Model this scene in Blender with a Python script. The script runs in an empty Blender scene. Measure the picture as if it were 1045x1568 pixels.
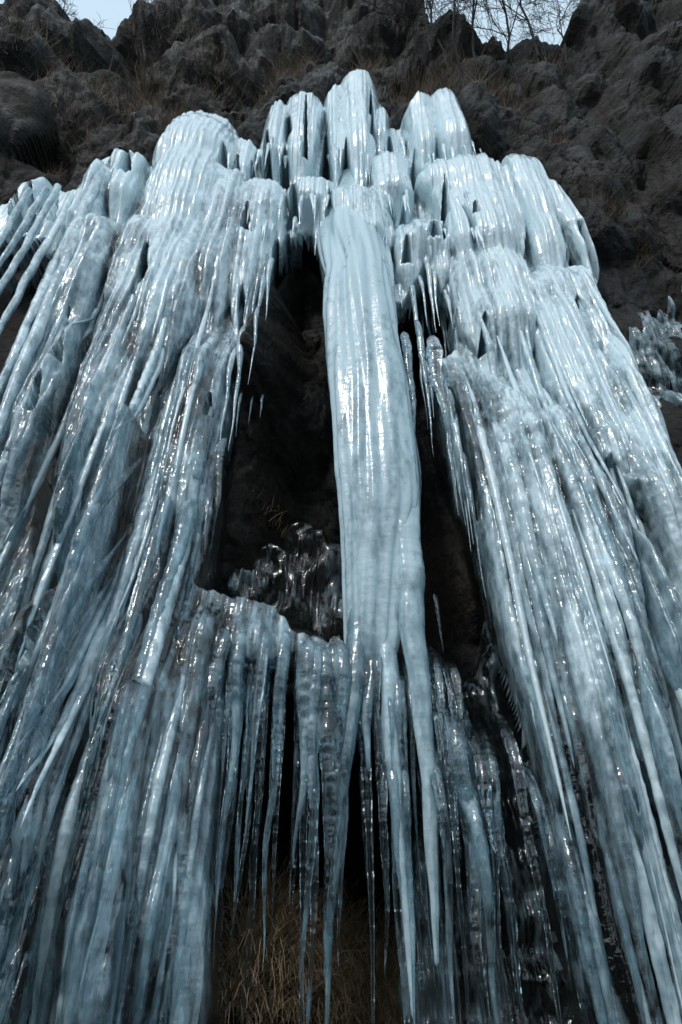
import bpy, math, random
import numpy as np
rng = np.random.default_rng(7); random.seed(7)
# ---------------------------------------------------------------- survey helpers
F=1045.0; TH=math.radians(37); CX=522.5; CY=784.0; CAMZ=1.6
PH=[-6,-1.6,0,5.5,10,14,18,24,32,45]; PY=[4.5,4.6,4.7,5.45,6.1,6.5,6.9,7.6,8.7,10.2]
def Y(h): return np.interp(h,PH,PY)
HS=np.linspace(-4,45,6000)
def ray(px,py):
    v=CY-py; return px-CX, F*math.cos(TH)-v*math.sin(TH), F*math.sin(TH)+v*math.cos(TH)
def on_wall(px,py,off=0.0):
    u,dy,dz=ray(px,py); m=dz/dy
    g=HS-m*(Y(HS)-off); i=np.argmax(g>0)
    if g[i]<=0: i=len(HS)-1
    h=float(HS[i]); yy=float(Y(h)-off); return u/dy*yy,h,yy
def on_plane(px,py,yp):
    u,dy,dz=ray(px,py); t=yp/dy; return u*t,dz*t,t
# ---------------------------------------------------------------- noise
TAB=rng.random((65536,4))
def hsh(ix,iy,seed,k):
    i=((ix*73856093)^(iy*19349663)^(seed*83492791))&0xFFFF
    return TAB[i,k]
def pn(x,y,seed=0):
    x=np.asarray(x,float); y=np.asarray(y,float)
    ix=np.floor(x).astype(np.int64); iy=np.floor(y).astype(np.int64)
    fx=x-ix; fy=y-iy
    sx=fx*fx*fx*(fx*(fx*6-15)+10); sy=fy*fy*fy*(fy*(fy*6-15)+10)
    def gd(dx,dy):
        a=hsh(ix+dx,iy+dy,seed,0)*6.2832
        return np.cos(a)*(fx-dx)+np.sin(a)*(fy-dy)
    a=gd(0,0);b=gd(1,0);c=gd(0,1);d=gd(1,1)
    return 1.5*((a+(b-a)*sx)*(1-sy)+(c+(d-c)*sx)*sy)
def fbm(x,y,o=4,seed=0):
    r=0;a=1
    for k in range(o):
        r=r+a*pn(x*2**k,y*2**k,seed+k*13); a*=.5
    return r
def facet(x,y,seed,lean=.3):
    ix=np.floor(x).astype(np.int64); iy=np.floor(y).astype(np.int64)
    out=np.full(x.shape,-9.0)
    for dx in (-1,0,1):
        for dy in (-1,0,1):
            cx=ix+dx; cy=iy+dy
            ux=x-(cx+hsh(cx,cy,seed,0)); uy=y-(cy+hsh(cx,cy,seed,1))
            hh=hsh(cx,cy,seed,2)*.7; g=hsh(cx,cy,seed,3)*6.2832
            r2=ux*ux+uy*uy
            v=hh+.4*(np.cos(g)*ux+np.sin(g)*uy)+lean*uy-.45*np.maximum(np.abs(ux*.8+uy*.6),np.abs(uy*.8-ux*.6))-.55*r2
            out=np.maximum(out,v)
    return out
def sdf(X,H,P):
    d=np.full(X.shape,1e9); ins=np.zeros(X.shape,bool); n=len(P)
    for i in range(n):
        ax,ay=P[i]; bx,by=P[(i+1)%n]
        ex,ey=bx-ax,by-ay; wx=X-ax; wy=H-ay
        t=np.clip((wx*ex+wy*ey)/(ex*ex+ey*ey+1e-12),0,1)
        d=np.minimum(d,(wx-ex*t)**2+(wy-ey*t)**2)
        if abs(ey)>1e-9:
            c=((ay>H)!=(by>H))&(X<ex*(H-ay)/ey+ax); ins^=c
    return np.where(ins,1,-1)*np.sqrt(d)
def sm(a,b,x):
    t=np.clip((x-a)/(b-a),0,1); return t*t*(3-2*t)
# ---------------------------------------------------------------- mesh builders
def mesh_obj(name,V,Q,mat,attr=None,parent=None,smooth=True):
    V=np.asarray(V,np.float32); Q=np.asarray(Q,np.int32)
    me=bpy.data.meshes.new(name); k=Q.shape[1]
    me.vertices.add(len(V)); me.vertices.foreach_set('co',V.ravel())
    me.loops.add(Q.size); me.loops.foreach_set('vertex_index',Q.ravel())
    me.polygons.add(len(Q)); me.polygons.foreach_set('loop_start',np.arange(len(Q),dtype=np.int32)*k)
    me.update(calc_edges=True)
    me.polygons.foreach_set('use_smooth',np.full(len(Q),smooth))
    if attr is not None:
        a=me.attributes.new('cloud','FLOAT','POINT'); a.data.foreach_set('value',np.asarray(attr,np.float32))
    me.materials.append(mat)
    ob=bpy.data.objects.new(name,me); bpy.context.scene.collection.objects.link(ob)
    if parent: ob.parent=parent
    return ob
def grid_faces(nr,nc,mask=None):
    idx=np.arange(nr*nc).reshape(nr,nc)
    q=np.stack([idx[:-1,:-1],idx[:-1,1:],idx[1:,1:],idx[1:,:-1]],-1).reshape(-1,4)
    if mask is not None:
        m=(mask[:-1,:-1]&mask[:-1,1:]&mask[1:,1:]&mask[1:,:-1]).ravel(); q=q[m]
    return q
def compact(V,Q,A=None):
    u,inv=np.unique(Q,return_inverse=True)
    return V[u],inv.reshape(Q.shape),(A[u] if A is not None else None)
def wall_rows(n,e0,e1):
    el=np.arctan2(HS,Y(HS)); return np.interp(np.linspace(math.radians(e0),math.radians(e1),n),el,HS)
def row_halfwidth(H):
    el=np.arctan2(H,Y(H))-TH; dirl=F/np.cos(el)
    return 522.5/(dirl*np.cos(el+TH))*Y(H)
# ---------------------------------------------------------------- materials
def nt(name):
    m=bpy.data.materials.new(name); m.use_nodes=True; t=m.node_tree; t.nodes.clear()
    o=t.nodes.new('ShaderNodeOutputMaterial'); return m,t,o
def N(t,ty,**k):
    n=t.nodes.new(ty)
    for a,b in k.items(): setattr(n,a,b)
    return n
def noise(t,vec,scale3,sc=1.0,det=4,rough=.5,dist=0):
    mp=N(t,'ShaderNodeMapping'); mp.inputs['Scale'].default_value=scale3; t.links.new(vec,mp.inputs[0])
    n=N(t,'ShaderNodeTexNoise'); n.inputs['Scale'].default_value=sc; n.inputs['Detail'].default_value=det
    n.inputs['Roughness'].default_value=rough; n.inputs['Distortion'].default_value=dist
    t.links.new(mp.outputs[0],n.inputs['Vector']); return n.outputs['Fac']
def math_(t,op,a,b=None,clamp=False):
    n=N(t,'ShaderNodeMath',operation=op,use_clamp=clamp)
    for i,v in enumerate((a,b)):
        if v is None: continue
        if isinstance(v,(int,float)): n.inputs[i].default_value=v
        else: t.links.new(v,n.inputs[i])
    return n.outputs[0]
def ramp(t,fac,stops):
    r=N(t,'ShaderNodeValToRGB'); e=r.color_ramp.elements
    while len(e)<len(stops): e.new(.5)
    for i,(p,c) in enumerate(stops): e[i].position=p; e[i].color=(*c,1)
    t.links.new(fac,r.inputs[0]); return r.outputs[0]
def make_ice(name='ice',bump=.6,coat=.85,crough=.05,hi=(.72,.88,.94),spec=.8,r0=.03):
    m,t,o=nt(name); tc=N(t,'ShaderNodeTexCoord').outputs['Object']
    at=N(t,'ShaderNodeAttribute',attribute_name='cloud').outputs['Fac']
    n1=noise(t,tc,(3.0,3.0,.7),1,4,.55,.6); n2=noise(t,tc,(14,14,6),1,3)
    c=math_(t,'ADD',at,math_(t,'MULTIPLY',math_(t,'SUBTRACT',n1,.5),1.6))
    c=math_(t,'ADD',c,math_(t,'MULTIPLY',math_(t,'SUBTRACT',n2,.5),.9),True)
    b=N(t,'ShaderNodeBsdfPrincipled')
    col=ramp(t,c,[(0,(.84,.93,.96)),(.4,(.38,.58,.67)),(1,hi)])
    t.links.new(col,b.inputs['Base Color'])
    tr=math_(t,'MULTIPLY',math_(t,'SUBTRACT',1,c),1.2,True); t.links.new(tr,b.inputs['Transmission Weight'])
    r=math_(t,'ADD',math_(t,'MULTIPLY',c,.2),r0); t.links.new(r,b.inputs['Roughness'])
    b.inputs['IOR'].default_value=1.31; b.inputs['Specular IOR Level'].default_value=spec
    b.inputs['Coat Weight'].default_value=coat; b.inputs['Coat Roughness'].default_value=crough; b.inputs['Coat IOR'].default_value=1.45
    b1=noise(t,tc,(14,14,2.6),1,3); b2=noise(t,tc,(9,9,18),1,2); b3=noise(t,tc,(60,60,35),1,2)
    hgt=math_(t,'ADD',math_(t,'MULTIPLY',b1,1.0),math_(t,'MULTIPLY',b2,.6))
    hgt=math_(t,'ADD',hgt,math_(t,'MULTIPLY',b3,.14))
    bp=N(t,'ShaderNodeBump'); bp.inputs['Strength'].default_value=bump; bp.inputs['Distance'].default_value=.02
    t.links.new(hgt,bp.inputs['Height']); t.links.new(bp.outputs[0],b.inputs['Normal']); t.links.new(bp.outputs[0],b.inputs['Coat Normal'])
    t.links.new(b.outputs[0],o.inputs[0]); return m
def make_rock():
    m,t,o=nt('rock'); tc=N(t,'ShaderNodeTexCoord').outputs['Object']
    n1=noise(t,tc,(1,1,1),1.3,6,.6); n2=noise(t,tc,(1,1,1),9,6,.65); n3=noise(t,tc,(1,1,1.5),.6,3)
    c1=ramp(t,n1,[(.3,(.003,.0033,.0035)),(.54,(.009,.0095,.009)),(.74,(.036,.038,.034))])
    c2=ramp(t,n3,[(.40,(.0,.0,.0)),(.58,(1,1,1))])
    mx=N(t,'ShaderNodeMix',data_type='RGBA'); t.links.new(math_(t,'MULTIPLY',c2,.7),mx.inputs[0]); t.links.new(c1,mx.inputs[6]); mx.inputs[7].default_value=(.017,.012,.0065,1)
    mu=N(t,'ShaderNodeMix',data_type='RGBA',blend_type='MULTIPLY'); mu.inputs[0].default_value=1
    t.links.new(mx.outputs[2],mu.inputs[6]); t.links.new(ramp(t,n2,[(.3,(.3,.3,.3)),(.7,(1.6,1.6,1.6))]),mu.inputs[7])
    b=N(t,'ShaderNodeBsdfPrincipled'); t.links.new(mu.outputs[2],b.inputs['Base Color'])
    t.links.new(ramp(t,n1,[(.35,(.4,.4,.4)),(.6,(.8,.8,.8))]),b.inputs['Roughness']); b.inputs['Specular IOR Level'].default_value=.25
    bp=N(t,'ShaderNodeBump'); bp.inputs['Strength'].default_value=.9; bp.inputs['Distance'].default_value=.07
    t.links.new(n2,bp.inputs['Height']); t.links.new(bp.outputs[0],b.inputs['Normal'])
    t.links.new(b.outputs[0],o.inputs[0]); return m
def make_plain(name,ca,cb,sc,rough=.8):
    m,t,o=nt(name); tc=N(t,'ShaderNodeTexCoord').outputs['Object']
    n=noise(t,tc,(1,1,1),sc,4); b=N(t,'ShaderNodeBsdfPrincipled')
    t.links.new(ramp(t,n,[(.35,ca),(.65,cb)]),b.inputs['Base Color']); b.inputs['Roughness'].default_value=rough
    t.links.new(b.outputs[0],o.inputs[0]); return m
ICE=make_ice(); ICE2=make_ice('milky_ice',.42,.5,.12,(.56,.74,.81),.6,.10); ROCK=make_rock()
GRASS=make_plain('dry_grass_mat',(.04,.028,.018),(.17,.115,.07),7)
GRASS_LIFTED=make_plain('shade_lifted_grass_mat',(.12,.08,.045),(.38,.28,.17),9)  # same dry grass, colour lightened to offset the shade low in the recess
BARK=make_plain('bark',(.008,.008,.008),(.025,.022,.02),5)
GROUND=make_plain('ground_mat',(.02,.02,.018),(.07,.07,.065),.7)
DARK_SLOPE=make_plain('added_dark_slope_mat',(.008,.010,.009),(.035,.037,.035),.5)
# ---------------------------------------------------------------- outlines
def poly(pts,off=.3):
    r=[]
    for p in pts:
        x,h,_=on_wall(p[0],p[1],off); r.append((x,h))
    return r
OUT=[(-900,560),(-300,345),(-60,300),(0,282),(35,268),(62,250),(98,262),(120,228),(150,210),(185,208),(205,232),(232,222),(248,192),(262,184),(330,182),(372,190),(388,212),(400,178),(425,162),(480,152),(503,140),(520,128),(545,125),(580,134),(598,162),(610,170),(640,148),(685,146),(708,160),(735,215),(750,245),(765,228),(800,234),(838,246),(858,275),(888,312),(915,345),(932,390),(934,438),(962,470),(985,520),(1003,580),(1040,630),(1100,760),(1200,900),(1500,1300),(1700,1900),(1700,2600),(-900,2600)]
CAVE=[(428,365),(442,342),(470,335),(494,360),(503,400),(540,412),(590,425),(604,436),(622,440),(640,415),(655,395),(672,412),(694,445),(698,505),(674,520),(664,560),(684,640),(718,740),(756,880),(804,1040),(850,1210),(888,1400),(925,1600),(970,1900),(1020,2600),
 (230,2600),(275,1900),(305,1600),(322,1350),(330,1150),(336,1010),(350,1000),(400,1005),(440,990),(480,1005),(522,1000),(534,968),(500,950),(455,930),(420,900),(370,880),(318,872),(294,862),(312,820),(328,760),(334,690),(341,640),(352,580),(362,520),(377,490),(388,450),(400,420),(413,392)]
HOLE=[(-260,400),(-60,355),(5,335),(50,345),(86,372),(84,430),(66,480),(40,540),(0,610),(-70,700),(-260,820)]
OUTW=poly(OUT); CAVEW=poly(CAVE); HOLEW=poly(HOLE)
# ---------------------------------------------------------------- height-field ice
class Sheet:
    def __init__(s,nr,nc,e0,e1,wmul,wmin):
        s.H=wall_rows(nr,e0,e1); t=np.linspace(-1,1,nc); s.S=t*(.62+.38*t*t)
        s.W=np.maximum(row_halfwidth(s.H)*wmul,wmin); s.nr=nr;s.nc=nc
        s.X=s.W[:,None]*s.S[None,:]; s.HH=np.repeat(s.H[:,None],nc,1)
    def stamp(s,T,hk,xk,rk,ak,bk,cap,soft=False):
        hk=np.array(hk,float); o=np.argsort(hk); hk=hk[o]
        xk,rk,ak,bk=[np.array(q,float)[o] for q in (xk,rk,ak,bk)]
        i0=np.searchsorted(s.H,hk[0]); i1=np.searchsorted(s.H,hk[-1])
        if i1-i0<2: return
        h=s.H[i0:i1]; xc=np.interp(h,hk,xk); r=np.interp(h,hk,rk); a=np.interp(h,hk,ak); b=np.interp(h,hk,bk)
        lo=((xc-r)/s.W[i0:i1]).min(); hi=((xc+r)/s.W[i0:i1]).max()
        j0=max(np.searchsorted(s.S,lo)-1,0); j1=min(np.searchsorted(s.S,hi)+1,s.nc)
        if j1-j0<2: return
        d=(s.X[i0:i1,j0:j1]-xc[:,None])/r[:,None]
        k=np.clip((h-(hk[-1]-cap))/cap,0,1); f=(1-k*k*(3-2*k)) if soft else np.sqrt(1-k*k)
        q=1-d*d
        v=np.where(q>0,(b[:,None]+a[:,None]*np.sqrt(np.maximum(q,0)))*f[:,None],-9)
        T[i0:i1,j0:j1]=np.maximum(T[i0:i1,j0:j1],v)
def hero(S,T,keys,depth=1.0,base=.05,cap=None,off=.3):
    hk=[];xk=[];rk=[]
    for (px,py,w) in keys:
        x,h,y=on_wall(px,py,off); u,dy,dz=ray(px,py)
        hk.append(h);xk.append(x);rk.append(w/2/dy*y)
    o=np.argsort(hk); hk=np.array(hk)[o];xk=np.array(xk)[o];rk=np.array(rk)[o]
    hd=np.linspace(hk[0],hk[-1],80); sd=random.randint(0,999)
    tf=sm(0,.35,(hd-hd[0])/(hd[-1]-hd[0]))
    xd=np.interp(hd,hk,xk)+.03*pn(hd*.6,0*hd+.5,sd); rd=np.interp(hd,hk,rk)*(1+.12*pn(hd*.9,0*hd+.3,sd+1)+.05*pn(hd*3,0*hd+.3,sd+2))*(.35+.65*tf)
    inner=keys[0][1]>400
    S.stamp(T,hd,xd,rd,rd*depth*(.3+.7*tf),base*tf,cap or rk[-1]*(3.5 if inner else 1.8),soft=inner)
def scatter(S,T,n,rr,ll,depth,hr=(-1.6,19),lump=.15,cap=4):
    for _ in range(n):
        h1=hr[0]+(hr[1]-hr[0])*random.random()**.9+.3
        W=np.interp(h1,S.H,S.W); x=random.uniform(-W,W)
        L=random.uniform(*ll); r=random.uniform(*rr); h0=h1-L; m=max(6,int(L*5))
        hd=np.linspace(h0,h1,m); sd=random.randint(0,9999); tp=(hd-h0)/L
        rd=r*(.12+.88*tp**.6)*(1+lump*pn(hd*2,0*hd+.4,sd)); xd=x+random.uniform(-.02,.02)*(h1-hd)+.012*pn(hd*1.2,0*hd+.1,sd)
        S.stamp(T,hd,xd,rd,rd*depth,np.zeros(m),max(min(r*cap*2,L*.6),L*.35),soft=True)
def blur(T):
    P=np.pad(T,1,'edge')
    return (P[:-2,1:-1]+P[2:,1:-1]+P[1:-1,:-2]+P[1:-1,2:]+4*P[1:-1,1:-1])/8
def boxh(T,n):
    c=np.cumsum(np.pad(T,((0,0),(n+1,n)),'edge'),1); return (c[:,2*n+1:]-c[:,:-2*n-1])/(2*n+1)
falls=bpy.data.objects.new('frozen_waterfall',None); bpy.context.scene.collection.objects.link(falls)

S=Sheet(1050,1200,-20,72,1.25,3.4)
TL=np.zeros(S.X.shape); TM=TL.copy(); TS=TL.copy(); TG=TL.copy()
heroes=[
 ([(310,183,120),(285,300,130),(215,560,110),(150,800,60)],.9,.1),
 ([(375,200,50),(365,290,40)],1,.1),
 ([(425,165,60),(415,250,34),(410,275,20)],1.3,.12),([(465,155,64),(460,240,44),(452,285,26)],1.3,.12),
 ([(515,135,44),(516,230,26),(518,285,16)],1.3,.12),([(550,127,74),(550,220,52),(556,290,36)],1.3,.15),([(588,140,30),(582,230,20)],1.2,.15),
 ([(640,152,60),(650,230,36),(655,265,20)],1.3,.15),([(685,148,74),(705,230,60),(715,262,44)],1.1,.15),
 ([(340,255,90),(330,360,90),(300,520,80)],.8,.15),([(400,270,80),(395,370,90),(375,480,60),(360,540,20)],.9,.12),
 ([(480,275,80),(470,340,60)],.9,.2),([(600,235,70),(605,330,60)],.9,.2),
 ([(700,252,150),(735,330,130),(770,460,90)],.7,.25),([(545,290,130),(540,345,130),(535,420,110)],.7,.2),
 ([(640,335,110),(655,440,70)],.8,.15),([(790,240,80),(830,330,70),(870,440,50)],1,.1),([(850,270,70),(895,360,60),(925,430,30)],1,.1),
 ([(740,380,130),(790,560,130)],.6,.2),([(850,400,130),(905,600,110),(1010,900,120)],.6,.15),
 ([(765,520,150),(775,640,125),(830,860,120),(895,1100,110),(955,1350,90),(1005,1600,80),(1100,2000,90)],.6,.22),
 ([(684,540,50),(712,650,50),(768,860,52),(838,1080,48),(895,1330,46),(960,1580,48),(1050,1950,50)],1.2,.2),
 ([(925,450,120),(965,570,110),(1030,780,110),(1100,1000,110)],.7,.15),
 ([(840,560,90),(890,760,90),(950,1000,90),(1050,1400,100)],.7,.2),([(870,900,50),(935,1150,44),(1010,1450,44)],1.3,.3),([(960,700,40),(1010,900,44),(1100,1200,50)],1.3,.25),
 ([(800,620,36),(850,850,40),(915,1150,40),(990,1500,44),(1080,1900,44)],1.5,.3),([(900,640,30),(960,900,36),(1040,1250,44),(1120,1600,50)],1.5,.3),
 ([(160,255,40),(90,420,30),(10,600,26)],1.5,.15),([(135,300,34),(60,480,28),(-10,640,26)],1.5,.2),
 ([(165,350,70),(105,480,60),(40,680,50),(-40,930,40)],1.2,.3),([(235,330,90),(170,560,90),(100,800,80),(30,1000,60)],.8,.2),
 ([(60,255,30),(0,340,24)],1.3,.1),([(200,215,50),(170,330,50)],1,.1),
 ([(335,470,90),(300,640,90),(265,800,80),(240,920,60)],.8,.15),
 ([(250,850,170),(225,960,170),(200,1200,150),(160,1450,150),(130,1700,160),(100,2000,160)],.6,.25),
 ([(300,872,90),(295,980,70),(295,1150,50),(280,1400,50),(265,1650,50),(240,2000,50)],1,.2),
 ([(390,884,110),(385,960,110),(380,1060,60)],.6,.15),([(480,945,110),(480,1060,90)],.6,.15),
 ([(90,820,110),(50,1000,110),(-20,1300,110)],.8,.2),([(50,1060,150),(10,1250,170),(-40,1600,190),(-80,2000,200)],.6,.4),
 ([(208,640,20),(150,860,24),(95,1080,26),(55,1380,40),(30,1600,70),(0,2000,80)],1.8,.55),([(165,580,16),(120,760,18),(60,960,18)],1.6,.45),
 ([(338,620,20),(318,780,22),(305,880,30)],1.4,.2),([(232,1000,50),(190,1300,46),(150,1600,50),(120,2000,50)],1.0,.45),
]
for k,d,b in heroes: hero(S,TL,k,d,b)
big=np.zeros(S.X.shape); scatter(S,big,70,(.15,.32),(3,8),.6); TL=np.maximum(TL,big*.6)
scatter(S,TG,760,(.028,.08),(3,10),1.7,lump=.10,cap=6)
scatter(S,TM,520,(.05,.11),(1.2,4),.8)
scatter(S,TS,3200,(.012,.035),(.6,2.8),1.0,cap=7)
amp=np.interp(S.H,[0,5,9,14,19],[1,.95,.8,.55,.42])[:,None]
TD=(np.maximum(blur(TM)*.8,blur(TG))+blur(TS)*.8)*amp
T=blur(blur(TL))+TD
T+=(.06*fbm(S.X*1.2,S.HH*.3,3,5)+.014*pn(S.X*12,S.HH*4.5,9)+.006*pn(S.X*26,S.HH*14,19))*amp
x0,h0,_=on_wall(765,640,.4)
T+=.026*np.sin(S.HH*19+2*pn(S.X*2,S.HH,3))*np.exp(-((S.X-x0)/.5)**2-((S.HH-h0)/.8)**2)
sn=np.abs(pn(S.X*1.5+.25*pn(S.X*.3,S.HH*.3,88),S.HH*.13,41)); reg=sm(-.05,.3,pn(S.X*.7+9,S.HH*.22,42))*sm(11,8.5,S.HH)
slit=sm(.085,.0,sn)*reg; T-=.22*slit
jit=.05*pn(S.X*5,S.HH*1.0,31)+.025*pn(S.X*14,S.HH*3,32)
eo_=sdf(S.X,S.HH,OUTW); ec_=-sdf(S.X,S.HH,CAVEW)
eh_=-sdf(S.X,S.HH,HOLEW)+.22*pn(S.X*6,S.HH*.5,35)
ec_=np.minimum(ec_,eh_)
cut=(sn-.042*sm(.2,.7,reg))*.7+ (1-sm(.1,.45,reg))*.5
e=np.minimum(np.minimum(eo_,ec_)+jit,cut+.004)
k=np.clip(e/.22,0,1); k=np.where(cut+.004<eo_+jit,np.maximum(k,np.clip(e/.06,0,1)),k)
drop=(1-np.sqrt(np.clip(1-(1-k)**2,0,1)))*.5
gaps=[(443,188,212,10),(410,210,268,16),(436,222,268,14),(499,180,275,18),(530,218,287,20),(470,170,240,6),(571,185,215,9),(598,182,228,14),(636,222,268,18),(568,160,190,6),(345,240,262,12),(364,236,264,10),(386,238,262,10),(450,285,320,18),(600,314,334,13),(619,304,336,14),(637,316,336,10),(678,295,340,8),(722,345,358,8),(762,232,275,20),(664,348,368,16),(623,366,392,12),(742,480,520,11),(882,462,478,14),(380,325,360,12),(196,235,262,16),(165,210,245,12),(148,220,244,10),(372,505,560,12),(1030,860,1000,14),(320,590,620,10),(60,930,1050,12),(590,395,430,12),(110,480,560,10),(75,560,640,10),(100,290,350,10),(55,280,330,12),(1015,1050,1200,14),(440,330,348,10),(505,290,335,9),(560,270,300,9),(25,285,330,12),(45,270,320,10),(8,300,360,10),(80,265,310,10),(-20,310,360,12),(128,238,290,9)]
for (px,t0,t1,w) in gaps:
    w*=1.25; xa,ha,_=on_wall(px,t0,.35); xb,hb,yb=on_wall(px+(px-535)*.0006*(t1-t0),t1,.35); r=w/2/ray(px,t1)[1]*yb
    ww=np.clip((ha-S.HH)/(ha-hb),0,1)**.6*r; inr=(S.HH<ha)&(S.HH>hb-.6*r)
    xc=xa+(xb-xa)*(ha-S.HH)/(ha-hb); d=np.abs(S.X-xc)+.02*pn(S.X*8,S.HH*5,77)
    g=np.where(inr,sm(1.25,.75,d/np.maximum(ww,.004))*sm(hb-.6*r,hb+.3*r,S.HH),0)
    drop=np.maximum(drop,g*1.1)
kT=np.minimum(np.clip(ec_/.6+.05,0,1)**.6,np.clip(eo_/.35+.1,0,1)**.6)
yy=Y(S.HH)-T*kT+drop
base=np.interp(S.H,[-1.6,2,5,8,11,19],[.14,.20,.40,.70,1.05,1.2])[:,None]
crease_shade=np.clip(boxh(T,16)-T,0,.15)  # crease shade put into the cloudiness: troughs turn clearer and darker
cl=base+np.clip(TM*1.2,0,.15)+np.clip(TG*2.2,0,.28)+.36*sm(-1,2.5,S.X)*sm(0,4,S.HH)+.3*pn(S.X*1.0,S.HH*.3,44)-.3*(1-k)-3.4*crease_shade
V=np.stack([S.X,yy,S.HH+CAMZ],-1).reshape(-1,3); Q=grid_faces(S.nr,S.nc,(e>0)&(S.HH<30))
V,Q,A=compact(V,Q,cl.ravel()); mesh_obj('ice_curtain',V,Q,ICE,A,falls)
def idx(x,h):
    i=min(max(np.searchsorted(S.H,h),0),S.nr-1); return i,int(np.clip(np.searchsorted(S.S,x/S.W[i]),0,S.nc-1))
def ice_y(x,h): return float(yy[idx(x,h)])
def ice_e(x,h): return float(min(eo_[idx(x,h)],ec_[idx(x,h)]))
# ---------------------------------------------------------------- cliff
R=Sheet(900,950,-22,77,1.5,9)
X,H=R.X,R.HH
eo=sdf(X,H,OUTW); ec=sdf(X,H,CAVEW)
a,b=X*.95+H*.15,H*.5-X*.22
wx=.25*pn(X*1.3,H*.7,71); a=a+wx; b=b+wx*.5
disp=1.5*(facet(a*.38,b*.45,1)+.1)+.8*(facet(a*.9+3,b*1.1,2)+.1)+.24*(facet(a*2.4,b*2.6,3))+.08*facet(a*7,b*7,4)+.25*fbm(X*.3,H*.3,3,8)+.03*fbm(X*4,H*3,3,9)
disp-=disp.mean()
inn=sm(0,.5,eo)*sm(.1,-.3,ec)
rec=.5+.5*inn+1.2*sm(-.1,.9,ec)*sm(0,.3,eo)*(1-.65*sm(.9,-.3,H))
dd=disp*(1-.8*inn)*np.interp(H,[0,8,20],[.7,.9,1.1])
yr=Y(H)+rec-dd
yr-=1.2*sm(4.5,9,X)*sm(6,12,H)
yr-=.5*sm(-5,-9,X)*sm(8,16,H)
bx,bh,_=on_wall(-5,165,.2); q=1-((X-bx)/1.2)**2-((H-bh)/2.0)**2
yr=np.where(q>0,np.minimum(yr,Y(H)+.3-.9*np.sqrt(np.maximum(q,0))-.3*facet(a*1.2,b*1.5,14)-.08*facet(a*4,b*4,15)),yr)
SKX=[-2000,-300,0,60,130,195,212,235,600,640,655,720,800,850,872,905,925,1300,3000]
SKY=[60,54,62,50,44,58,24,-60,-60,10,56,84,86,94,68,34,-60,-60,-60]
el_=np.arctan2(H,Y(H)+.35); pyn=CY-F*np.tan(el_-TH); dyn=F*math.cos(TH)-(CY-pyn)*math.sin(TH); pxn=CX+X/(Y(H)+.35)*dyn
ovr=(pyn<np.interp(pxn,SKX,SKY))&(H>15)
xs=np.linspace(-26,26,700); hcut=np.full(xs.shape,36.0)
for j,xv in enumerate(xs):
    cols=np.clip(np.searchsorted(R.S,xv/R.W),0,R.nc-1); o=ovr[np.arange(R.nr),cols]&(np.abs(xv)<R.W)
    if o.any(): hcut[j]=min(36.0,R.H[np.argmax(o)])
hcut=np.convolve(np.pad(hcut,4,'edge'),np.ones(9)/9,'valid')
ht=np.interp(X,xs,hcut)+.35*fbm(X*.9,X*0+.3,3,61)
over=np.maximum(H-ht,0); HZ=np.minimum(H,ht)+.12*over; yr=yr+over*1.6
V=np.stack([X,yr,HZ+CAMZ],-1).reshape(-1,3)
mesh_obj('cliff',V,grid_faces(R.nr,R.nc),ROCK,smooth=False)
def rock_y(x,h):
    i=min(np.searchsorted(R.H,h),R.nr-1); s=x/R.W[i]; j=int(np.clip(np.searchsorted(R.S,s),0,R.nc-1)); return float(yr[i,j])
def top_h(x): return float(np.interp(x,xs,hcut))
TR=np.zeros(X.shape); scatter(R,TR,2200,(.02,.07),(.8,4),1.1,(4,17))
q1=poly([(1008,335),(1022,300),(1050,268),(1160,200),(1220,430),(1070,375),(1035,350)],1.7)
q2=poly([(990,410),(1000,400),(1045,470),(1100,560),(1110,720),(1050,630),(1015,520)],1.5)
eR=np.maximum(sdf(X,H,q1),sdf(X,H,q2))+.30*pn(X*6,H*.35,53)-.08
kR=np.clip(eR/.2,0,1)
V=np.stack([X,yr-.01-(TR+.02)*kR+.06*(1-kR),H+CAMZ],-1).reshape(-1,3); Q=grid_faces(R.nr,R.nc,(eR>0)&(X>2.5))
V,Q,A=compact(V,Q,np.full(V.shape[0],.35)+TR.ravel()*5); mesh_obj('ice_seep',V,Q,ICE,A,falls)
# ---------------------------------------------------------------- clear ice on the rock low in the recess
S2=Sheet(500,500,-20,44,.62,1.9)
T2=np.zeros(S2.X.shape); scatter(S2,T2,420,(.03,.1),(.6,3),.9,(-1.5,3.6)); T3=np.zeros(S2.X.shape); scatter(S2,T3,900,(.012,.03),(.3,1.5),.9,(-1.5,4))
p2=poly([(700,2400),(560,1500),(640,1120),(680,1020),(720,960),(760,930),(800,960),(860,1150),(960,1500),(1000,2400)],-.3)
p3=poly([(322,905),(340,860),(372,835),(392,812),(430,822),(452,790),(500,782),(532,800),(560,900),(540,980),(440,970)],-.5)
e2=np.maximum(sdf(S2.X,S2.HH,p2)+.3*pn(S2.X*4,S2.HH*.6,51)-.1,sdf(S2.X,S2.HH,p3)+.20*pn(S2.X*4,S2.HH*2.5,52)-.03)
low=sm(2.2,1.6,S2.HH)
k2=np.clip(e2/.2,0,1); y2=Y(S2.HH)+.75*low+.55*(1-low)-(T2+T3)*1.3*k2+.4*(1-np.sqrt(np.clip(1-(1-k2)**2,0,1)))+.16*pn(S2.X*3,S2.HH*3,8)
V=np.stack([S2.X,y2,S2.HH+CAMZ],-1).reshape(-1,3); Q=grid_faces(S2.nr,S2.nc,e2>0)
V,Q,A=compact(V,Q,np.full(V.shape[0],.10)+T2.ravel()*2); mesh_obj('clear_ice_film',V,Q,ICE,A,falls)
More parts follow.
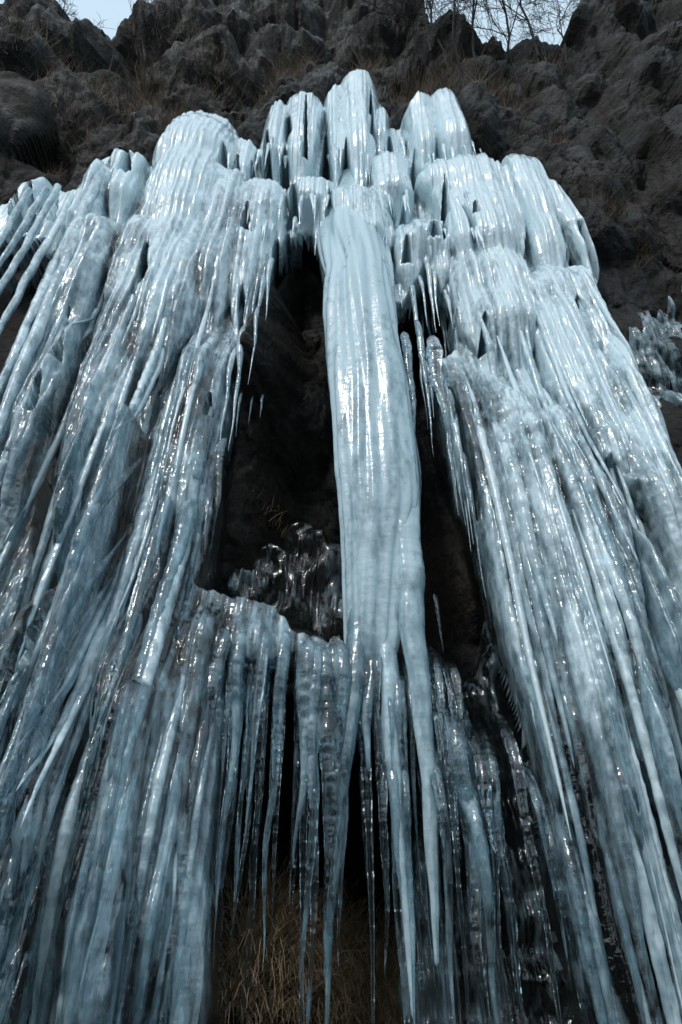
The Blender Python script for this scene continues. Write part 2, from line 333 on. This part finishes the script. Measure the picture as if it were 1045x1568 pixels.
# ---------------------------------------------------------------- tubes
class Tubes:
    def __init__(s): s.V=[];s.Q=[];s.A=[];s.n=0
    def add(s,C,R,ns=14,cloud=.3,flute=.1,sd=0,ry=1.0):
        C=np.asarray(C,float); n=len(C); th=np.linspace(0,2*np.pi,ns,endpoint=False)
        z=C[:,2][:,None]; c1=np.cos(th)[None,:]; s1=np.sin(th)[None,:]
        m=1+flute*pn(c1*1.6+z*.25+7,s1*1.6+z*.1,sd)+flute*.6*pn(c1*4+3,s1*4+z*.5,sd+1)
        P=np.stack([C[:,0][:,None]+R[:,None]*c1*m, C[:,1][:,None]+R[:,None]*s1*m*ry, np.broadcast_to(z,m.shape)],-1).reshape(-1,3)
        i=np.arange(n-1)[:,None]*ns; j=np.arange(ns)[None,:]; j2=(j+1)%ns
        q=np.stack([i+j,i+j2,i+ns+j2,i+ns+j],-1).reshape(-1,4)+s.n
        cv=np.broadcast_to(np.asarray(cloud,float).reshape(-1,1),(n,ns)).reshape(-1)
        s.V.append(P); s.Q.append(q); s.A.append(cv); s.n+=len(P)
    def obj(s,name,mat=None): return mesh_obj(name,np.concatenate(s.V),np.concatenate(s.Q),mat or ICE,np.concatenate(s.A),falls)
def ztube(TB,keys,cloud,ns=16,flute=.12,lump=.12,ry=1.0,step=.02):
    P=[]
    for (px,py,w,yp) in keys:
        x,h,t=on_plane(px,py,yp); P.append((h,x,yp,max(w/2*t,.0015)))
    P=np.array(P)[::-1]; h=np.arange(P[0,0],P[-1,0],step)
    if len(h)<6: h=np.linspace(P[0,0],P[-1,0],6)
    sd=random.randint(0,9999)
    x=np.interp(h,P[:,0],P[:,1]);y=np.interp(h,P[:,0],P[:,2]);r=np.interp(h,P[:,0],P[:,3])
    if len(h)>30:
        kk=np.ones(15)/15; pad=lambda a:np.convolve(np.pad(a,7,'edge'),kk,'valid')
        x,y,r=pad(x),pad(y),pad(r)
    o=0*h+.37
    r=r*(1+lump*pn(h*2,o,sd)+lump*.5*pn(h*7,o,sd+1)+lump*.25*pn(h*24,o,sd+2)); x=x+np.minimum(r,.05)*.5*pn(h*1.8,o,sd+3)
    r[0]=.0008; r[-1]=.001
    TB.add(np.stack([x,y,h+CAMZ],1),r,ns,cloud,flute,sd,ry)
def hang(TB,px,p0,p1,w,yp,cloud,back=.1,flute=.2,lump=.17):
    x,h0,t=on_plane(px,p0,yp); _,h1,_=on_plane(px,p1,yp); r=w/2*t; L=h0-h1
    h=np.arange(h1,h0,.015 if L<4 else .022)
    if len(h)<6: return
    sd=random.randint(0,9999); tp=(h-h1)/L; o=0*h+.37
    tl=min(.35+back*.6,L*.45); u=np.clip((h-(h0-tl))/tl,0,1)
    rr=r*(tp**.55)*(.35+.65*tp)*(1+lump*pn(h*2.5,o,sd)+lump*.8*pn(h*8,o,sd+1)+lump*.5*pn(h*25,o,sd+2))*np.sqrt(np.maximum(1-u**2,.01)); rr=np.maximum(rr,.003); rr[0]=.0008; rr[-1]=.001
    xx=x+r*.6*pn(h*1.3,o,sd+3)+random.uniform(-.008,.008)*(h0-h)
    TB.add(np.stack([xx,yp+back*u**2+r*.4*pn(h*1.3,o,sd+4),h+CAMZ],1),rr,12,cloud,flute,sd)
def stream(TB,px,p0,L,w,cloud):
    x,h0,y=on_wall(px,p0,.35); u_,dy,_=ray(px,p0); r=w/2/dy*y; h1=max(h0-L,-1.6)
    h=np.arange(h1,h0,.03); L=h0-h1
    if len(h)<20: return
    sd=random.randint(0,9999); o=0*h+.37; xx=x+.012*pn(h*.8,o,sd)+random.uniform(-.008,.008)*(h0-h)
    ys=np.array([ice_y(a_,b_) for a_,b_ in zip(xx,h)]); es=np.array([ice_e(a_,b_) for a_,b_ in zip(xx,h)])
    if es.min()<.05: return
    n=min(91,(len(h)//2)*2-1)
    ys=np.convolve(np.pad(ys,n//2,'reflect',reflect_type='odd'),np.ones(n)/n,'valid')[:len(h)]
    tp=(h-h1)/L; u=np.clip((h-(h0-.35*L))/(.35*L),0,1)
    rr=r*np.clip(tp*1.15,0,1)**.6*(1+.14*pn(h*2.5,o,sd+1)+.12*pn(h*8,o,sd+2)+.08*pn(h*25,o,sd+3))*(1-.75*u*u)
    rr=np.maximum(rr,.003); rr[0]=.0008; rr[-1]=.001
    TB.add(np.stack([xx,ys-.6*rr*(1-u)+.05*u-.05*sm(.35,0,tp),h+CAMZ],1),rr,12,cloud,.25,sd)
C=Tubes()
keysL=[(270,522,556,6.5),(315,508,566,6.2),(340,494,580,6.0),(362,488,590,5.8),(390,494,596,5.6),(418,502,602,5.46),(445,501,604,5.36),(600,511,628,5.2),(780,521,640,5.15),(860,524,622,5.15),(950,527,612,5.15),(1005,530,606,5.15),(1035,552,592,5.15),(1046,566,578,5.15)]
def column():
    K=[]
    for (py,l,rr,yp) in keysL:
        x,h,t=on_plane((l+rr)/2,py,yp); K.append((h,x,yp,(rr-l)/2*t))
    K=np.array(K)[::-1]; h=np.arange(K[0,0],K[-1,0],.015)
    f=lambda c:np.convolve(np.pad(np.interp(h,K[:,0],K[:,c]),10,'edge'),np.ones(21)/21,'valid')
    x,y,r=f(1),f(2),f(3); o=0*h+.3
    r*=1+.025*pn(h*1.0,o,3)+.012*pn(h*4,o,4); r[0]=.01; r[-1]=.02
    C.add(np.stack([x,y,h+CAMZ],1),r,140,np.interp(h,[0,3,9],[.65,.92,1.15]),.20,21,.7)
column()
ztube(C,[(622,700,20,5.1),(624,800,46,5.1),(628,900,44,5.06),(636,1000,34,5.03),(650,1150,26,5.0),(660,1300,20,5.0),(668,1480,6,5.0)],.8,28,lump=.08)
ztube(C,[(552,860,16,5.15),(548,960,34,5.12),(545,1020,34,5.06),(538,1080,28,5.0),(526,1200,20,4.95),(512,1330,16,4.95),(498,1500,5,4.95)],.5,24)
ztube(C,[(592,880,16,5.15),(594,980,32,5.12),(596,1050,32,5.05),(604,1150,28,5.0),(616,1280,22,4.95),(626,1400,15,4.95),(632,1560,5,4.95)],.7,24,lump=.08)
ztube(C,[(570,940,14,5.15),(570,1020,20,5.08),(562,1090,14,5.0),(566,1180,5,4.95)],.5,16)
C.obj('central_ice_column',ICE2)
I=Tubes()
for a in [(378,488,690,14,5.3,.6),(360,520,700,12,5.3,.6),(415,385,490,13,5.5,.7),(403,410,520,12,5.45,.7),(396,460,590,9,5.35,.6),(388,590,650,8,5.7,.4),(402,595,640,8,5.7,.4),(370,590,670,8,5.6,.4),
  (632,430,470,14,5.45,.7),(622,500,775,16,5.3,.35),(640,480,700,12,5.3,.4),(664,505,790,24,5.25,.2),(655,540,640,12,5.3,.4),(650,370,510,12,5.75,.8),(643,410,500,9,5.75,.7),(662,405,500,9,5.75,.7),(686,640,770,12,5.5,.3),(695,680,820,8,5.6,.3),(668,900,1000,10,5.6,.2),(612,425,470,10,5.4,.8),(685,440,505,10,5.6,.8),(700,460,545,14,5.6,.8),(345,660,860,20,5.25,.3),(325,690,880,20,5.2,.4)]:
    hang(I,*a)
def face(px,py,off,add):
    x,h,_=on_wall(px,py,off); return ice_y(x,h)+add
for i in range(30):
    px=random.uniform(338,528); p0=random.uniform(920,985) if px<440 else random.uniform(960,988); p1=random.choice([random.uniform(1080,1250),random.uniform(1250,1520),random.uniform(1400,1800)])
    hang(I,px,p0,p1,random.uniform(9,28),face(px,p0,.3,.0)+random.uniform(-.05,.15),random.uniform(-.25,.3),.12,.35)
for a in [(372,950,1500,26),(404,950,1290,20),(432,955,1475,26),(470,965,1330,36),(345,950,1420,28),(500,970,1700,38),(520,970,1480,28),(334,970,1900,34),(486,970,1560,30)]:
    hang(I,*a,face(a[0],a[1],.3,-.06),.35,.12,.4)
for i in range(36):
    p0=random.uniform(900,1100); px=random.uniform(545,680+(p0-900)*.40)
    p1=random.choice([random.uniform(1150,1400),random.uniform(1300,1600),random.uniform(1500,2100)])
    hang(I,px,p0,p1,random.uniform(8,30),random.uniform(4.85,5.4),random.uniform(-.25,.35),.9,.4)
for a in [(690,1000,1800,40,4.9,.25),(712,1100,1700,36,4.85,.4),(735,1040,1750,28,5.0,.0),(772,1020,1700,24,4.9,-.1),(660,1060,1650,26,4.9,.3),(800,1080,1520,20,4.8,.1),(820,1120,1900,30,4.8,.0),(580,1040,1500,26,5.0,.0),(610,1060,1620,20,4.9,.2),(855,1200,1800,36,4.75,.3)]:
    hang(I,*a,.8,.4)
for i in range(520):
    px=random.uniform(-150,1250); p0=random.uniform(400,1350)
    if px>640 and random.random()<.45: continue
    stream(I,px,p0,random.uniform(1.5,6),random.uniform(9,24) if p0>600 else random.uniform(8,15),random.uniform(.1,.8)+(.4 if px>600 else .1)*(p0<1000)+(.25 if p0<600 else 0))
for ks in [[(158,262,16),(80,420,16),(-10,610,14)],[(140,290,14),(62,455,14),(-20,640,10)],[(112,300,12),(40,430,12),(-30,560,8)],[(90,285,12),(15,420,12),(-60,540,6)],[(128,340,18),(60,500,20),(-20,700,18)],[(70,290,12),(10,390,10),(-30,450,5)],[(102,370,9),(50,470,9),(10,560,5)],[(45,290,10),(0,370,9),(-40,440,4)],[(120,420,12),(70,540,12),(10,690,8)]]:
    ztube(I,[(p,q_,w_,on_wall(p,q_,.4)[2]) for p,q_,w_ in ks],random.uniform(.5,.9),14,.2)
for i in range(110):
    px=random.uniform(330,740); p0=random.choice([random.uniform(205,240),random.uniform(280,305),random.uniform(330,350)])
    hang(I,px,p0,p0+random.uniform(18,48),random.uniform(6,13),face(px,p0,.3,-.02),.95,.03)
for (pa,pb) in [((300,866),(334,700)),((336,690),(362,520)),((362,520),(422,375)),((604,435),(690,445)),((664,560),(716,740)),((716,740),(800,1040)),((800,1040),(900,1450))]:
    for i in range(14):
        q=random.random(); px=pa[0]+(pb[0]-pa[0])*q; p0=pa[1]+(pb[1]-pa[1])*q
        sgn=-1 if px<500 else 1; px+=sgn*random.uniform(0,14)
        hang(I,px,p0-15,p0+random.uniform(50,240),random.uniform(6,15),face(px,p0-15,.3,.0),random.uniform(.3,.9),.03)
I.obj('hanging_icicles')
# ---------------------------------------------------------------- dry grass, shrubs
GV=[];GQ=[]
def blade(p,d,L,w,droop):
    n=5; side=np.cross(d,(0,1,0)); side=side/(np.linalg.norm(side)+1e-6); b=len(GV); q=np.array(p,float); dv=np.array(d,float)
    for i in range(n):
        ww=w*(1-i/(n-1))*.5+.0008
        GV.append(q-side*ww); GV.append(q+side*ww); q=q+dv*L/(n-1); dv=dv+np.array((0,-.02,-droop)); dv/=np.linalg.norm(dv)
    for i in range(n-1): k=b+2*i; GQ.append((k,k+1,k+3,k+2))
def tuft(px,py,n,L,spread,w=.012,droop=.35):
    for _ in range(n):
        qx=px+random.gauss(0,spread); qy=py+random.gauss(0,spread*.5)
        x,h,_=on_wall(qx,qy,-.2)
        if h>top_h(x): continue
        y=rock_y(x,h)
        d=np.array((random.gauss(0,.45),-.35+random.gauss(0,.25),1.0+random.gauss(0,.3))); d/=np.linalg.norm(d)
        blade((x,y+.03,h+CAMZ),d,L*random.uniform(.4,1.2),w,droop*random.uniform(.2,1.6))
for a in [(215,130,450,1.0,22),(165,150,300,.8,20),(260,175,200,.7,18),(120,190,200,.7,16),(450,95,300,1.0,16),(420,120,200,.8,14),(640,110,350,1.1,16),(680,125,250,.9,16),(745,175,350,.9,16),(780,190,200,.8,14),(560,80,200,.9,20),(330,120,200,.8,20),(70,150,200,.8,20),(300,60,200,.9,24),(240,50,200,.8,24),(850,240,150,.6,12),(930,350,150,.5,12),(990,390,100,.5,10),(70,235,120,.5,8),(840,110,120,.8,20)]:
    tuft(*a,w=.014)
mesh_obj('dry_grass',np.array(GV),np.array(GQ),GRASS)
GV=[];GQ=[]
for a in [(430,1480,900,.6,40),(560,1500,900,.6,45),(500,1420,500,.5,40),(620,1560,400,.5,40),(400,1400,300,.5,24),(330,1560,250,.5,30),(720,1560,250,.4,50),(480,1560,700,.5,50),(410,740,60,.3,12)]:
    tuft(*a,w=.006,droop=.55)
mesh_obj('dry_grass.001',np.array(GV),np.array(GQ),GRASS_LIFTED)
def shrub(name,base,dirv,L,r,depth,spread=.5):
    V=[];Q=[]
    def seg(p,q,r0,r1):
        d=q-p; d/=np.linalg.norm(d); a=np.cross(d,(.3,.9,.2)); a/=np.linalg.norm(a); c=np.cross(d,a); b=len(V)
        for k in range(4):
            t=k*math.pi/2; V.append(p+(a*math.cos(t)+c*math.sin(t))*r0)
        for k in range(4):
            t=k*math.pi/2; V.append(q+(a*math.cos(t)+c*math.sin(t))*r1)
        for k in range(4): Q.append((b+k,b+(k+1)%4,b+4+(k+1)%4,b+4+k))
    def grow(p,d,L,r,lev):
        n=4
        for i in range(n):
            q=p+d*L/n; r1=r*.86; seg(p,q,r,r1); p=q;r=r1
            d=d+np.array([random.gauss(0,.14) for _ in range(3)])+np.array((0,0,.04)); d/=np.linalg.norm(d)
            if lev>0 and (i>0 or lev<depth):
                for _ in range(random.choice((1,1,2))):
                    nd=d+np.array([random.gauss(0,spread) for _ in range(3)]); nd/=np.linalg.norm(nd); grow(p,nd,L*random.uniform(.5,.75),max(r*.6,.006),lev-1)
    grow(np.array(base,float),np.array(dirv,float)/np.linalg.norm(dirv),L,r,depth)
    mesh_obj(name,np.array(V),np.array(Q),BARK)
for i,(px,py,L,r,dp) in enumerate([(700,85,4.2,.05,4),(735,95,4.5,.05,4),(775,95,3.8,.045,4),(820,95,3.8,.045,4),(865,95,3.2,.04,4),(660,70,3.2,.04,4),(200,60,1.4,.025,3),(90,54,.9,.02,3),(150,56,.9,.02,2),(715,150,5,.04,4),(215,140,2.2,.02,3),(430,100,2.6,.025,3),(800,150,2.6,.02,3),(560,80,2.4,.02,3)]):
    x,h,_=on_wall(px,py,-.2); h=min(h,top_h(x)-.1); shrub('bare_shrub' if i==0 else 'bare_shrub.%03d'%i,(x,rock_y(x,h)-.02,h+CAMZ-.2),(random.uniform(-.3,.3),-.15,1),L,r,dp)
# ---------------------------------------------------------------- ground, unseen dark slope added behind the viewer to darken low light and reflections
g=np.linspace(-1,1,160); g=np.sign(g)*np.abs(g)**2*300; GX,GY=np.meshgrid(g,g)
GZ=.12*fbm(GX*.6,GY*.6,4,90); V=np.stack([GX,GY,GZ],-1).reshape(-1,3); mesh_obj('ground',V,grid_faces(160,160),GROUND)
u=np.linspace(-60,60,120); v=np.linspace(0,1,60); UX,UV=np.meshgrid(u,v)
HZ=-.3+UV*22*(1+.2*pn(UX*.05,UV*0,3)); HY=-9-UV*26+2*fbm(UX*.15,UV*5,4,91)
mesh_obj('added_dark_slope',np.stack([UX,HY,HZ],-1).reshape(-1,3),grid_faces(60,120),DARK_SLOPE)
# ---------------------------------------------------------------- camera and light
sc=bpy.context.scene
cam=bpy.data.cameras.new('camera'); co=bpy.data.objects.new('camera',cam); sc.collection.objects.link(co)
cam.sensor_fit='VERTICAL'; cam.sensor_height=36; cam.lens=36*F/1568; cam.clip_end=2000
co.location=(0,0,CAMZ); co.rotation_euler=(math.radians(90)+TH,0,0); sc.camera=co
w=bpy.data.worlds.new('World'); sc.world=w; w.use_nodes=True; t=w.node_tree; t.nodes.clear()
sky=t.nodes.new('ShaderNodeTexSky'); sky.sky_type='NISHITA'; sky.sun_disc=False
SE=math.radians(48); AZ=math.radians(205)
sky.sun_elevation=SE; sky.sun_rotation=AZ; sky.dust_density=3; sky.air_density=1.2
mx=t.nodes.new('ShaderNodeMix'); mx.data_type='RGBA'; mx.inputs[0].default_value=.6
t.links.new(sky.outputs[0],mx.inputs[6]); mx.inputs[7].default_value=(5.9,7.6,8.6,1)
bg=t.nodes.new('ShaderNodeBackground'); bg.inputs[1].default_value=.15; ow=t.nodes.new('ShaderNodeOutputWorld')
t.links.new(mx.outputs[2],bg.inputs[0]); t.links.new(bg.outputs[0],ow.inputs[0])
sl=bpy.data.lights.new('sun','SUN'); sl.energy=1.1; sl.angle=math.radians(10); sl.color=(.98,.99,1); so=bpy.data.objects.new('sun',sl); sc.collection.objects.link(so)
from mathutils import Vector
dirs=Vector((math.sin(AZ)*math.cos(SE),math.cos(AZ)*math.cos(SE),math.sin(SE)))
so.rotation_euler=dirs.to_track_quat('Z','Y').to_euler()
sc.view_settings.view_transform='Standard'; sc.view_settings.look='None'; sc.view_settings.exposure=0
